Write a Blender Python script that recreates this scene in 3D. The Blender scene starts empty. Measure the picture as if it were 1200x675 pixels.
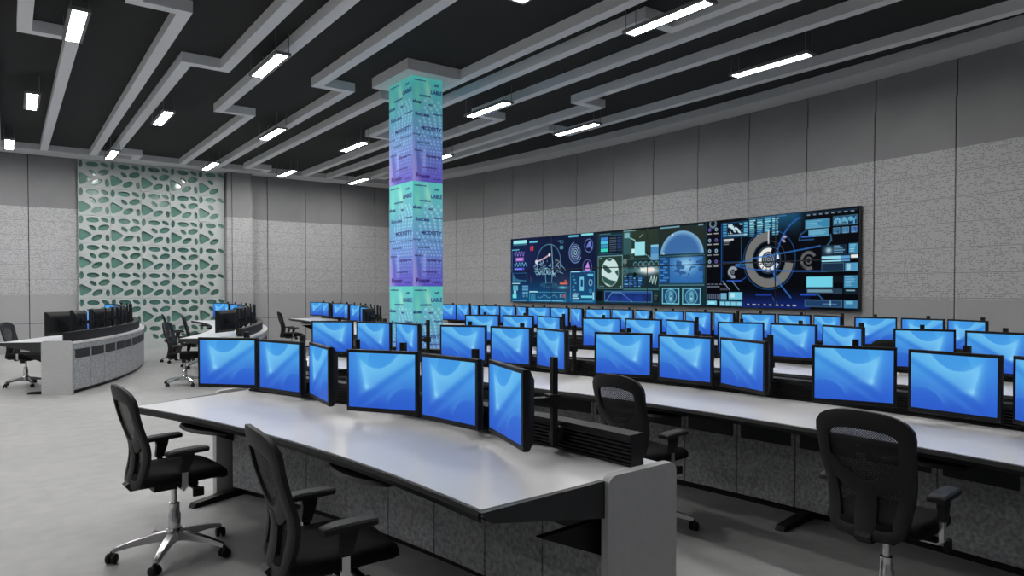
import bpy, bmesh, math, random
import numpy as np
from mathutils import Vector, Matrix
random.seed(7)
PI = math.pi
C = bpy.context.scene.collection
R_ = math.radians

# ------------------------------------------------------------------ materials
def lin(c):
    return tuple((x / 12.92 if x <= .04045 else ((x + .055) / 1.055) ** 2.4) for x in c)

def s255(r, g, b):
    return lin((r / 255, g / 255, b / 255))

def mat(name, col, rough=.5, metal=0., emit=None, estr=1., spec=.5):
    m = bpy.data.materials.new(name)
    m.use_nodes = True
    b = m.node_tree.nodes['Principled BSDF']
    b.inputs['Base Color'].default_value = (*col, 1)
    b.inputs['Roughness'].default_value = rough
    b.inputs['Metallic'].default_value = metal
    b.inputs['Specular IOR Level'].default_value = spec
    if emit:
        b.inputs['Emission Color'].default_value = (*emit, 1)
        b.inputs['Emission Strength'].default_value = estr
    return m

class NT:
    """small node helper"""
    def __init__(s, m):
        s.t = m.node_tree
        s.b = s.t.nodes['Principled BSDF']
    def n(s, kind, **kw):
        nd = s.t.nodes.new(kind)
        for k, v in kw.items():
            setattr(nd, k, v)
        return nd
    def l(s, a, b):
        s.t.links.new(a, b)
    def math(s, op, a, b=None, c=None):
        nd = s.n('ShaderNodeMath', operation=op)
        for i, x in enumerate((a, b, c)):
            if x is None: continue
            if isinstance(x, (int, float)): nd.inputs[i].default_value = x
            else: s.l(x, nd.inputs[i])
        return nd.outputs[0]
    def mix(s, f, a, b):
        nd = s.n('ShaderNodeMix', data_type='RGBA')
        for i, x in ((0, f), (6, a), (7, b)):
            if isinstance(x, (int, float)): nd.inputs[i].default_value = x
            elif isinstance(x, tuple): nd.inputs[i].default_value = (*x, 1)
            else: s.l(x, nd.inputs[i])
        return nd.outputs[2]

def noisy(name, c1, c2, scale, rough=.5, detail=4, metal=0., lo=.35, hi=.65, coord='Object', bump=0.):
    m = mat(name, c1, rough, metal)
    k = NT(m)
    tc = k.n('ShaderNodeTexCoord')
    nz = k.n('ShaderNodeTexNoise')
    nz.inputs['Scale'].default_value = scale
    nz.inputs['Detail'].default_value = detail
    k.l(tc.outputs[coord], nz.inputs['Vector'])
    mr = k.n('ShaderNodeMapRange')
    mr.inputs[1].default_value = lo; mr.inputs[2].default_value = hi
    k.l(nz.outputs[0], mr.inputs[0])
    k.l(k.mix(mr.outputs[0], c1, c2), k.b.inputs['Base Color'])
    if bump:
        bp = k.n('ShaderNodeBump')
        bp.inputs['Strength'].default_value = bump
        bp.inputs['Distance'].default_value = .002
        k.l(nz.outputs[0], bp.inputs['Height'])
        k.l(bp.outputs[0], k.b.inputs['Normal'])
    return m

M = {}
M['black_ceiling'] = noisy('black_ceiling_paint', (.011, .012, .012), (.014, .015, .015), 6, .9)
M['strip'] = mat('white_strip_paint', (.90, .90, .91), .6)
M['soffit'] = mat('soffit_paint', (.66, .66, .67), .65)
M['panel_plain'] = noisy('plain_wall_panel', (.215, .215, .222), (.235, .235, .242), 1.5, .6)
M['panel_dado'] = noisy('dado_wall_panel', (.33, .33, .335), (.35, .35, .355), 1.5, .6)
M['seam'] = mat('wall_seam_shadow_gap', (.02, .02, .02), .8)
M['desk_white'] = noisy('white_laminate', (.68, .68, .69), (.76, .76, .77), 1.3, .30, lo=.3, hi=.7)
M['black_edge'] = mat('black_edge_band', (.006, .007, .009), .5, spec=.3)
M['black_plastic'] = mat('black_plastic', (.006, .006, .006), .5, spec=.3)
M['rail_black'] = mat('black_slat_rail', (.010, .010, .010), .55, spec=.3)
M['bracket'] = mat('dark_bracket', (.022, .024, .025), .5)
M['vent'] = mat('dark_vent_mesh', (.02, .021, .022), .7)
M['grey_end'] = noisy('grey_end_panel', (.43, .43, .435), (.46, .46, .465), 30, .45)
M['felt'] = noisy('grey_speckled_panel', (.22, .225, .235), (.42, .43, .445), 42, .8, 6)
M['chair_black'] = mat('chair_black_fabric', (.005, .005, .005), .9, spec=.2)
M['chair_frame'] = mat('chair_dark_frame', (.013, .013, .013), .55, spec=.35)
M['chrome'] = mat('chrome', (.75, .75, .76), .22, 1.)
M['lamp_metal'] = mat('lamp_grey_metal', (.22, .22, .225), .5, .3)
M['lamp_glow'] = mat('lamp_diffuser', (.9, .9, .9), .5, emit=(1., .985, .97), estr=84.)
M['tile_white'] = noisy('perforated_white_tile', (.42, .47, .455), (.46, .505, .49), 3, .55)
M['green_glass'] = noisy('green_glass', (.11, .245, .205), (.155, .315, .265), 1.6, .12)
M['cap_white'] = mat('capital_paint', (.80, .80, .81), .6)
M['ink'] = mat('indigo_lettering', s255(30, 44, 130), .5, emit=s255(30, 44, 130), estr=.25)
M['ink2'] = mat('violet_lettering', s255(62, 22, 140), .5, emit=s255(62, 22, 140), estr=.15)
M['bezel'] = mat('display_bezel', (.006, .006, .008), .35)

def vcol_mat(name, strength, diffuse=0.):
    m = mat(name, (0, 0, 0), .35 if not diffuse else .5)
    k = NT(m)
    a = k.n('ShaderNodeAttribute', attribute_name='picture')
    k.l(a.outputs['Color'], k.b.inputs['Emission Color'])
    k.b.inputs['Emission Strength'].default_value = strength
    if diffuse:
        k.l(a.outputs['Color'], k.b.inputs['Base Color'])
    else:
        k.b.inputs['Specular IOR Level'].default_value = .04
    return m
M['screen'] = vcol_mat('monitor_screen', 1.0)
M['wallscreen'] = vcol_mat('video_wall_screen', 1.0)
M['graphic'] = vcol_mat('pillar_graphic', .36, .35)

def floor_mat():
    m = mat('polished_concrete', (.2, .2, .2), .42)
    k = NT(m)
    tc = k.n('ShaderNodeTexCoord')
    a = k.n('ShaderNodeTexNoise'); a.inputs['Scale'].default_value = .55; a.inputs['Detail'].default_value = 8; a.inputs['Roughness'].default_value = .65
    b = k.n('ShaderNodeTexNoise'); b.inputs['Scale'].default_value = 7; b.inputs['Detail'].default_value = 6
    k.l(tc.outputs['Object'], a.inputs['Vector']); k.l(tc.outputs['Object'], b.inputs['Vector'])
    f = k.math('ADD', k.math('MULTIPLY', a.outputs[0], .65), k.math('MULTIPLY', b.outputs[0], .35))
    mr = k.n('ShaderNodeMapRange'); mr.inputs[1].default_value = .36; mr.inputs[2].default_value = .64
    k.l(f, mr.inputs[0])
    k.l(k.mix(mr.outputs[0], (.29, .293, .29), (.40, .402, .398)), k.b.inputs['Base Color'])
    k.l(k.math('ADD', .38, k.math('MULTIPLY', a.outputs[0], .2)), k.b.inputs['Roughness'])
    return m
M['floor'] = floor_mat()

def perforated():
    """acoustic panel: rows of small random dark perforations (uv in metres)"""
    m = mat('perforated_wall_panel', (.4, .4, .4), .7)
    k = NT(m)
    uv = k.n('ShaderNodeUVMap', uv_map='metres')
    sx = k.n('ShaderNodeSeparateXYZ'); k.l(uv.outputs[0], sx.inputs[0])
    P = .022
    u = k.math('DIVIDE', sx.outputs[0], P); v = k.math('DIVIDE', sx.outputs[1], P)
    fu = k.math('FLOOR', u); fv = k.math('FLOOR', v)
    cb = k.n('ShaderNodeCombineXYZ'); k.l(fu, cb.inputs[0]); k.l(fv, cb.inputs[1])
    wn = k.n('ShaderNodeTexWhiteNoise', noise_dimensions='2D'); k.l(cb.outputs[0], wn.inputs['Vector'])
    # neighbouring cells join into dashes along a row
    cb2 = k.n('ShaderNodeCombineXYZ'); k.l(k.math('FLOOR', k.math('DIVIDE', u, 3.)), cb2.inputs[0]); k.l(fv, cb2.inputs[1])
    wn2 = k.n('ShaderNodeTexWhiteNoise', noise_dimensions='2D'); k.l(cb2.outputs[0], wn2.inputs['Vector'])
    on = k.math('GREATER_THAN', k.math('ADD', k.math('MULTIPLY', wn.outputs[0], .7), k.math('MULTIPLY', wn2.outputs[0], .5)), .68)
    dv = k.math('ABSOLUTE', k.math('SUBTRACT', k.math('FRACT', v), .5))
    du = k.math('ABSOLUTE', k.math('SUBTRACT', k.math('FRACT', u), .5))
    dot = k.math('MULTIPLY', k.math('LESS_THAN', dv, .26), k.math('LESS_THAN', du, .40))
    joint = k.math('LESS_THAN', k.math('FRACT', k.math('DIVIDE', sx.outputs[1], .353)), .022)
    f = k.math('MAXIMUM', k.math('MULTIPLY', on, dot), joint)
    k.l(k.mix(f, (.44, .44, .445), (.22, .22, .225)), k.b.inputs['Base Color'])
    return m
M['perforated'] = perforated()

def mesh_fabric():
    m = mat('chair_mesh_fabric', (.006, .006, .006), .8)
    k = NT(m)
    tc = k.n('ShaderNodeTexCoord')
    sx = k.n('ShaderNodeSeparateXYZ'); k.l(tc.outputs['Object'], sx.inputs[0])
    def wave(x, shift=0.):
        return k.math('SINE', k.math('ADD', k.math('MULTIPLY', x, 2 * PI / .011), shift))
    w = k.math('MULTIPLY', wave(sx.outputs[1]), wave(sx.outputs[2]))
    hole = k.math('GREATER_THAN', w, .60)
    tr = k.n('ShaderNodeBsdfTransparent')
    mx = k.n('ShaderNodeMixShader')
    out = k.t.nodes['Material Output']
    k.l(hole, mx.inputs[0]); k.l(k.b.outputs[0], mx.inputs[1]); k.l(tr.outputs[0], mx.inputs[2])
    k.l(mx.outputs[0], out.inputs['Surface'])
    return m
M['chair_mesh'] = mesh_fabric()

# ------------------------------------------------------------------ mesh building
class MB:
    def __init__(s):
        s.v = []; s.f = []; s.mi = []; s.cur = 0
    def add(s, vs, fs):
        o = len(s.v)
        s.v.extend([tuple(p) for p in vs])
        for f in fs:
            s.f.append([o + i for i in f]); s.mi.append(s.cur)
    def hexa(s, p):          # 8 corners: bottom 4 (ccw), top 4
        s.add(p, [(3, 2, 1, 0), (4, 5, 6, 7), (0, 1, 5, 4), (1, 2, 6, 5), (2, 3, 7, 6), (3, 0, 4, 7)])
    def box(s, c, d, rz=0):
        hx, hy, hz = d[0] / 2, d[1] / 2, d[2] / 2
        cs, sn = math.cos(rz), math.sin(rz)
        P = []
        for z in (-hz, hz):
            for x, y in ((-hx, -hy), (hx, -hy), (hx, hy), (-hx, hy)):
                P.append((c[0] + x * cs - y * sn, c[1] + x * sn + y * cs, c[2] + z))
        s.hexa(P)
    def loft(s, rings, close=True, caps=True):
        n = len(rings[0]); vs = [p for r in rings for p in r]; fs = []
        for i in range(len(rings) - 1):
            for j in range(n if close else n - 1):
                k = (j + 1) % n
                fs.append((i * n + j, i * n + k, (i + 1) * n + k, (i + 1) * n + j))
        if caps:
            fs.append(tuple(range(n))[::-1]); fs.append(tuple((len(rings) - 1) * n + j for j in range(n)))
        s.add(vs, fs)
    def tube(s, path, r, n=10, caps=True):
        rr = r if isinstance(r, (list, tuple)) else [r] * len(path)
        path = [Vector(p) for p in path]; rings = []
        ref = None
        for i, p in enumerate(path):
            t = (path[min(i + 1, len(path) - 1)] - path[max(i - 1, 0)]).normalized()
            if ref is None or abs(t.dot(ref)) > .98:
                ref = Vector((0, 0, 1)) if abs(t.z) < .9 else Vector((1, 0, 0))
            a = t.cross(ref).normalized(); b = t.cross(a).normalized(); ref = -(t.cross(a).normalized()) if False else ref
            rings.append([p + a * math.cos(2 * PI * k / n) * rr[i] + b * math.sin(2 * PI * k / n) * rr[i] for k in range(n)])
        s.loft(rings, True, caps)
    def lathe(s, prof, n=20, c=(0, 0, 0)):
        s.loft([[(c[0] + r * math.cos(2 * PI * k / n), c[1] + r * math.sin(2 * PI * k / n), c[2] + z) for k in range(n)] for r, z in prof])
    def prism(s, poly, depth_vec):
        d = Vector(depth_vec)
        s.loft([[Vector(p) for p in poly], [Vector(p) + d for p in poly]])
    def build(s, name, mats, parent=None, smooth=0, off=None):
        me = bpy.data.meshes.new(name)
        v = s.v if off is None else [(a - off[0], b - off[1], c - off[2]) for a, b, c in s.v]
        me.from_pydata(v, [], s.f)
        for m in (mats if isinstance(mats, (list, tuple)) else [mats]):
            me.materials.append(m)
        me.polygons.foreach_set('material_index', s.mi)
        bm = bmesh.new(); bm.from_mesh(me)
        bmesh.ops.recalc_face_normals(bm, faces=bm.faces)
        bm.to_mesh(me); bm.free()
        if smooth:
            me.polygons.foreach_set('use_smooth', [True] * len(me.polygons))
            me.set_sharp_from_angle(angle=R_(smooth))
        o = bpy.data.objects.new(name, me); C.objects.link(o)
        if parent: o.parent = parent
        return o

def bevel(o, w, seg=2):
    bm = bmesh.new(); bm.from_mesh(o.data)
    bmesh.ops.bevel(bm, geom=[e for e in bm.edges if e.calc_face_angle(0) > .6], offset=w, segments=seg, affect='EDGES', profile=.5)
    bm.to_mesh(o.data); bm.free()
    return o

def thing(name, label, cat, loc=(0, 0, 0), rz=0., group=None):
    o = bpy.data.objects.new(name, None); C.objects.link(o)
    o.location = loc; o.rotation_euler = (0, 0, rz); o.empty_display_size = .1
    o['label'] = label; o['category'] = cat; o['kind'] = 'thing'
    if group: o['group'] = group
    return o

def struct(o):
    o['kind'] = 'structure'
    return o

def dup(root, loc, rz, label, group=None):
    r = root.copy(); C.objects.link(r); r.location = loc; r.rotation_euler = (0, 0, rz); r['label'] = label
    if group: r['group'] = group
    for ch in list(root.children):
        c = ch.copy(); C.objects.link(c); c.parent = r
        for g in list(ch.children):
            d = g.copy(); C.objects.link(d); d.parent = c
    return r

def grid_picture(name, P00, P10, P01, nu, nv, rgb, m, parent, mirror=False, off=(0, 0, 0)):
    """flat grid P00 (top-left) P10 (top-right) P01 (bottom-left), rgb array [nv,nu,3] sRGB as point colours"""
    P00, P10, P01 = (np.array(p, float) - np.array(off) for p in (P00, P10, P01))
    u = np.linspace(0, 1, nu); v = np.linspace(0, 1, nv)
    U, V = np.meshgrid(u, v)
    co = P00 + U[..., None] * (P10 - P00) + V[..., None] * (P01 - P00)
    if mirror: rgb = rgb[:, ::-1]
    idx = np.arange(nu * nv).reshape(nv, nu)
    q = np.stack([idx[:-1, :-1], idx[1:, :-1], idx[1:, 1:], idx[:-1, 1:]], -1).reshape(-1, 4)
    me = bpy.data.meshes.new(name)
    me.from_pydata(co.reshape(-1, 3).tolist(), [], q.tolist())
    a = me.color_attributes.new('picture', 'FLOAT_COLOR', 'POINT')
    c = np.clip(rgb.reshape(-1, 3), 0, 1)
    l_ = np.where(c <= .04045, c / 12.92, ((c + .055) / 1.055) ** 2.4)
    a.data.foreach_set('color', np.concatenate([l_, np.ones((len(l_), 1))], 1).astype(np.float32).ravel())
    me.materials.append(m)
    o = bpy.data.objects.new(name, me); C.objects.link(o)
    if parent: o.parent = parent
    return o

# ------------------------------------------------------------------ room
H_EYE = 1.55
Z_S, Z_C = 4.75, 4.89            # underside of strips and soffits, black ceiling
Y_B = 20.04
X_L, Y_F = -8.0, -5.0
def XW(y):                        # right wall, gently curved in plan
    return -40.05 + math.sqrt(51 ** 2 - (y - 9.5) ** 2)

m = MB(); m.box((3.2, 7.6, -.1), (23.6, 26.4, .2)); fl = struct(m.build('floor', M['floor']))
m = MB(); m.box((3.2, 7.6, Z_C + .1), (23.6, 26.4, .2)); struct(m.build('ceiling', M['black_ceiling']))

def uvbox(o):
    """uv in metres along the panel's run, height"""
    me = o.data
    uv = me.uv_layers.new(name='metres')
    for p in me.polygons:
        n = p.normal
        t = Vector((-n.y, n.x, 0))
        if t.length < .1: t = Vector((1, 0, 0))
        t.normalize()
        for li in p.loop_indices:
            co = me.vertices[me.loops[li].vertex_index].co
            uv.data[li].uv = (co.dot(t), co.z)
    return o

WM = [M['seam'], M['panel_plain'], M['perforated'], M['panel_dado']]
def panel(m, a, b, thick, z0, z1, mi, g=.009):
    """flat panel between plan points a and b (room on the left of a->b), proud of the backing by thick"""
    a = Vector((*a, 0)); b = Vector((*b, 0)); t = (b - a).normalized(); n = Vector((-t.y, t.x, 0))
    a = a + t * g; b = b - t * g
    m.cur = mi
    P = []
    for z in (z0, z1):
        for q in (a, b, b + n * thick, a + n * thick):
            P.append((q.x, q.y, z))
    m.hexa(P)
def bands(m, a, b, t=.05):
    panel(m, a, b, t, 0, .695, 3); panel(m, a, b, t, .705, 1.395, 3)
    panel(m, a, b, t, 1.395, 3.51, 2); panel(m, a, b, t, 3.51, 4.24, 1); panel(m, a, b, t * .5, 4.24, Z_C, 1)

# right wall: twelve-odd flat facets along the curve
ys = [Y_F] + [4.0 + 1.165 * k for k in range(-7, 14)] + [Y_B]
ys = sorted(y for y in ys if Y_F <= y <= Y_B)
m = MB()
for y0, y1 in zip(ys[:-1], ys[1:]):
    a, b = (XW(y0) + .05, y0), (XW(y1) + .05, y1)
    panel(m, a, b, .01, 0, Z_C, 0, 0)
    bands(m, a, b)
struct(uvbox(m.build('wall_right', WM)))

# back wall: panels, projecting pier, panels
m = MB()
yb = Y_B + .05
xs = [10.2, 9.40, 8.29, 7.16, 6.05, 5.2]
xs2 = [4.95, 3.8, 2.65, 1.53, .42, -.70, -1.82, -2.94, -4.06, -5.18, -6.3, -7.42, X_L]
panel(m, (10.6, yb), (X_L, yb), .01, 0, Z_C, 0, 0)
for p, q in list(zip(xs[:-1], xs[1:])) + list(zip(xs2[:-1], xs2[1:])):
    bands(m, (p, yb), (q, yb))
struct(uvbox(m.build('wall_back', WM)))
m = MB()
px0, px1, py = 4.86, 5.54, 19.72
m.cur = 0; m.box(((px0 + px1) / 2, (py + .05 + Y_B) / 2, Z_C / 2), (px1 - px0 - .1, Y_B - py - .07, Z_C))
bands(m, (px1, py + .05), (4.99, py + .05)); bands(m, (4.99, py + .05), (px0, py + .05))
bands(m, (px0 + .05, py), (px0 + .05, Y_B - .005)); bands(m, (px1 - .05, Y_B - .005), (px1 - .05, py))
struct(uvbox(m.build('wall_pier', WM)))
m = MB()
bands(m, (X_L, Y_B), (X_L, Y_F)); panel(m, (X_L - .02, Y_B), (X_L - .02, Y_F), .01, 0, Z_C, 0, 0)
struct(uvbox(m.build('wall_left', WM)))
m = MB()
bands(m, (X_L, Y_F), (10.2, Y_F)); panel(m, (X_L, Y_F - .02), (10.2, Y_F - .02), .01, 0, Z_C, 0, 0)
struct(uvbox(m.build('wall_front', WM)))

# soffits along the walls and the white ceiling strips
m = MB(); m.box(((X_L + 10.0) / 2, (19.25 + Y_B - .05) / 2, (Z_S + Z_C) / 2), (10.0 - X_L, Y_B - .05 - 19.25, Z_C - Z_S))
struct(m.build('trim_1', M['soffit']))
m = MB(); rings = []
for i in range(41):
    y = Y_F + .06 + (19.24 - Y_F - .06) * i / 40
    x1, x0 = XW(y) + .02, XW(y) - .54
    rings.append([(x0, y, Z_S), (x1, y, Z_S), (x1, y, Z_C), (x0, y, Z_C)])
m.loft(rings); struct(m.build('trim_2', M['soffit']))
W2 = .075
STRIPS = [
    [(-.16, 0), (-.16, 99)],
    [(.20, 0), (.20, 10.48), (.71, 10.48), (.71, 99)],
    [(1.17, 0), (1.17, 8.70), (1.69, 8.70), (1.69, 99)],
    [(2.60, 0), (2.60, 10.62), (2.08, 10.62), (2.08, 18.68), (2.58, 18.68), (2.58, 99)],
    [(3.11, 0), (3.11, 13.13), (3.66, 13.13), (3.66, 99)],
    [(3.98, 0), (3.98, 10.58), (4.51, 10.58), (4.51, 99)],
    [(5.67, 0), (5.67, 10.68), (5.17, 10.68), (5.17, 18.87), (5.72, 18.87), (5.72, 99)],
    [(6.67, 0), (6.67, 5.68), (6.18, 5.68), (6.18, 13.4), (6.85, 13.4), (6.85, 99)],
    [(7.05, 0), (7.05, 10.63), (7.57, 10.63), (7.57, 99)],
    [(7.95, 0), (7.95, 8.87), (8.48, 8.87), (8.48, 99)],
    [(9.44, 0), (9.44, 10.80), (8.92, 10.80), (8.92, 18.35), (8.55, 18.35), (8.55, 99)],
    [(-1.6, 0), (-1.6, 9.0), (-1.1, 9.0), (-1.1, 99)],
    [(-2.6, 0), (-2.6, 99)], [(-4.2, 0), (-4.2, 99)], [(-5.8, 0), (-5.8, 99)],
]
tn = 3
for path in STRIPS:
    P = [list(p) for p in path]
    P[0][1] = Y_F + .1; P[-1][1] = 19.248
    lft, rgt = [], []
    for i, p in enumerate(P):
        d0 = Vector(p) - Vector(P[i - 1]) if i else None
        d1 = Vector(P[i + 1]) - Vector(p) if i < len(P) - 1 else None
        d0 = (d0 or d1).normalized(); d1 = (d1 or d0).normalized()
        n0, n1 = Vector((-d0.y, d0.x)), Vector((-d1.y, d1.x))
        o = (n0 + n1); o = o / max(o.dot(n0), .2)
        lft.append(Vector(p) + o * W2); rgt.append(Vector(p) - o * W2)
    m = MB()
    m.loft([[(a.x, a.y, Z_S), (b.x, b.y, Z_S), (b.x, b.y, Z_C - .001), (a.x, a.y, Z_C - .001)] for a, b in zip(lft, rgt)])
    struct(m.build('trim_%d' % tn, M['strip'])); tn += 1

# ------------------------------------------------------------------ pendant lamps
def make_lamp(label):
    t = thing('pendant_lamp', label, 'lamp', group='pendant strip lamps under the black ceiling')
    L, W, h = 1.20, .21, .035
    m = MB()
    for s in (-1, 1):
        m.box((s * (W / 2 - .018), 0, h / 2), (.036, L, h)); m.box((0, s * (L / 2 - .018), h / 2), (W - .072, .036, h))
    m.box((0, 0, h - .010), (W - .072, L - .072, .020))
    m.build('lamp_frame', M['lamp_metal'], t)
    m = MB(); m.box((0, 0, .0085), (W - .073, L - .073, .012)); m.build('diffuser', M['lamp_glow'], t)
    for sx in (-1, 1):
        for sy in (-1, 1):
            m = MB(); m.tube([(sx * .085, sy * .56, h), (sx * .085, sy * .56, Z_C - 4.585 - .001)], .0045, 6)
            m.build('suspension_rod', M['lamp_metal'], t)
    return t
LAMPS = [(.67, 9.44, 'pendant strip lamp glowing at the upper left where the white strip jogs'),
 (.35, 13.65, 'pendant strip lamp alone on black ceiling between the two leftmost strips'),
 (.06, 17.98, 'farthest pendant strip lamp at the left edge, against the grey soffit'),
 (2.27, 13.6, 'pendant strip lamp hanging just right of the fourth white strip'),
 (1.95, 18.0, 'pendant strip lamp right above the patterned green screen, left part'),
 (2.91, 9.53, 'long pendant strip lamp in front of the strip with a step, upper left'),
 (4.24, 13.7, 'pendant strip lamp overlapping a white strip, below the stepped one'),
 (4.10, 18.2, 'small far pendant strip lamp above the right edge of patterned screen'),
 (5.99, 18.15, 'small far pendant strip lamp at the soffit, third left of the pillar'),
 (6.02, 13.87, 'pendant strip lamp on black ceiling close left of the pillar'),
 (8.05, 18.24, 'small far pendant strip lamp just left of the pillar at the soffit'),
 (6.62, 9.65, 'pendant strip lamp right of the pillar under a stepped white strip'),
 (8.15, 14.0, 'pendant strip lamp half hidden behind the right edge of the pillar'),
 (6.02, 5.2, 'largest pendant strip lamp, at top crossing a strip with a step'),
 (8.80, 9.83, 'pendant strip lamp above the left half of the video wall'),
 (8.415, 5.45, 'long pendant strip lamp above the right part of the video wall'),
 (4.37, 5.25, 'pendant strip lamp cut off by the top edge above the pillar')]
ADDED_LAMPS = [(.7, 5.2), (2.5, 5.0), (4.5, .8), (6.3, .8), (8.6, .8), (-3.4, 9.5), (-3.4, 15.5), (-1.8, 5.2), (-1.9, 9.5), (-2.0, 13.7), (-2.0, 18),
         (-4.4, .8), (-4.4, 5.2), (-4.4, 9.5), (-4.4, 13.7), (-4.4, 18), (-6.6, 3), (-6.6, 11), (-6.6, 16)]  # unseen lamps, added out of view to brighten the room
proto = None
for x, y, lb in LAMPS + [(x, y, 'unseen pendant strip lamp added to light the room') for x, y in ADDED_LAMPS]:
    if proto is None:
        proto = make_lamp(lb); proto.location = (x, y, 4.585)
    else:
        dup(proto, (x, y, 4.585), 0, lb)

# ------------------------------------------------------------------ pillar with backlit graphics
def lerp(a, b, t):
    return a + (b - a) * t
def sstep(e0, e1, x):
    t = np.clip((x - e0) / (e1 - e0), 0, 1)
    return t * t * (3 - 2 * t)
def A3(*c):
    return np.array(c, float) / 255
TILE_H = Z_S - .02
TILE_H = (4.73) / 3
def pillar_rgb(wid, nu, nv):
    v, u = np.meshgrid(np.linspace(0, 3, nv), np.linspace(0, 1, nu), indexing='ij')
    tl = np.floor(np.clip(v, 0, 2.9999)); t = np.clip(v, 0, 2.9999) - tl
    top, mid, mid2, bot = A3(92, 205, 196), A3(96, 176, 200), A3(98, 138, 205), A3(88, 74, 190)
    c = np.where(t[..., None] < .35, lerp(top, mid, (t / .35)[..., None]),
                 np.where(t[..., None] < .65, lerp(mid, mid2, ((t - .35) / .3)[..., None]), lerp(mid2, bot, np.clip((t - .65) / .35, 0, 1)[..., None])))
    # pale left edge, pale green smears in the top, lilac wedges at the bottom
    e = (1 - sstep(0, lerp(.14, .42, sstep(.6, 1, t)), u)) * sstep(.25, .9, t)
    c = lerp(c, A3(184, 174, 226), (e * .7)[..., None])
    g = np.exp(-((u - .42 - .1 * np.sin(t * 9)) / .10) ** 2) * np.exp(-((t - .12) / .09) ** 2)
    c = lerp(c, A3(172, 232, 205), (g * .75)[..., None])
    g = np.exp(-((u - .15) / .12) ** 2) * np.exp(-((t - .2) / .12) ** 2)
    c = lerp(c, A3(120, 222, 190), (g * .6)[..., None])
    g = sstep(.02, 0, np.abs(u - .38 + .05 * (t - .7)) - .055) * sstep(.62, .74, t) * (1 - sstep(.84, .97, t))
    c = lerp(c, A3(150, 165, 228), (g * .6)[..., None])
    g = sstep(.02, 0, np.abs(u - .18 - .25 * (t - .8)) - .04) * sstep(.66, .76, t) * (1 - sstep(.9, .99, t))
    c = lerp(c, A3(70, 84, 178), (g * .5)[..., None])
    # halftone discs, staggered, shrinking downward
    H = TILE_H; W = wid
    for row in range(30):
        tv = .22 + row * .034
        if tv > .97: break
        r = lerp(.026, .008, row / 22)
        du = lerp(.115, .055, min(1, row / 14))
        k0 = 0.42 - .30 * sstep(.25, .55, np.array(tv)) + .35 * sstep(.6, .95, np.array(tv))
        x = k0 * W + (du / 2 if row % 2 else 0)
        while x < W - .01:
            d = np.hypot((u * W - x), (t - tv) * H)
            a = sstep(r + .006, r - .006, d) * (.55 if tv < .7 else .42)
            c = lerp(c, A3(190, 218, 238), a[..., None])
            x += du
    return c
PX0, PX1, PY0, PY1 = 5.14 - .258, 5.14 + .258, 9.49 - .387, 9.49 + .387
pil = thing('graphic_pillar', 'square pillar wrapped in backlit teal and violet word graphics, white capital', 'pillar', (5.14, 9.49, 0))
m = MB(); m.box((0, 0, 2.365), (PX1 - PX0 - .02, PY1 - PY0 - .02, 4.73)); m.build('shaft', M['cap_white'], pil)
m = MB(); m.box((0, 0, (4.73 + Z_C) / 2 - .0012), (.90, 1.20, Z_C - 4.731)); m.build('capital', M['cap_white'], pil)
def txt(body, m_, width, height=None):
    cu = bpy.data.curves.new('lettering', 'FONT'); cu.body = body; cu.size = .1; cu.offset = .004; cu.resolution_u = 2
    o = bpy.data.objects.new('lettering', cu); C.objects.link(o)
    bpy.context.view_layer.update()
    me = bpy.data.meshes.new_from_object(o.evaluated_get(bpy.context.evaluated_depsgraph_get()))
    bpy.data.objects.remove(o); bpy.data.curves.remove(cu)
    n = len(me.vertices); co = np.zeros(n * 3); me.vertices.foreach_get('co', co); co = co.reshape(-1, 3)
    lo, hi = co.min(0), co.max(0)
    k = width / (hi[0] - lo[0]); ky = k if height is None else height / (hi[1] - lo[1])
    co[:, 0] = (co[:, 0] - lo[0]) * k; co[:, 1] = (co[:, 1] - (lo[1] + hi[1]) / 2) * ky
    fs = [list(p.vertices) for p in me.polygons]
    bpy.data.meshes.remove(me)
    return co, fs
WORDS = [('challenge', .05, .44, .035, 0), ('skill', .72, .86, .06, 0), ('LIABLE', .60, .97, .128, 0), ('commitment', .22, .60, .175, 0),
         ('alues', .0, .28, .24, 0), ('team', .50, .66, .252, 0), ('Research', .70, .99, .335, 0), ('Success', .08, .56, .355, 0),
         ('MODESTY', .28, .97, .482, 0), ('Group', .0, .26, .552, 0), ('Development', .50, .99, .56, 0), ('responsible', .12, .55, .625, 0),
         ('mission', .05, .33, .70, 0), ('Synergy', .44, .96, .747, 1), ('creativity', .32, .82, .86, 1), ('Power', .10, .58, .94, 1), ('growth', .68, .93, .965, 1)]
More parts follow.
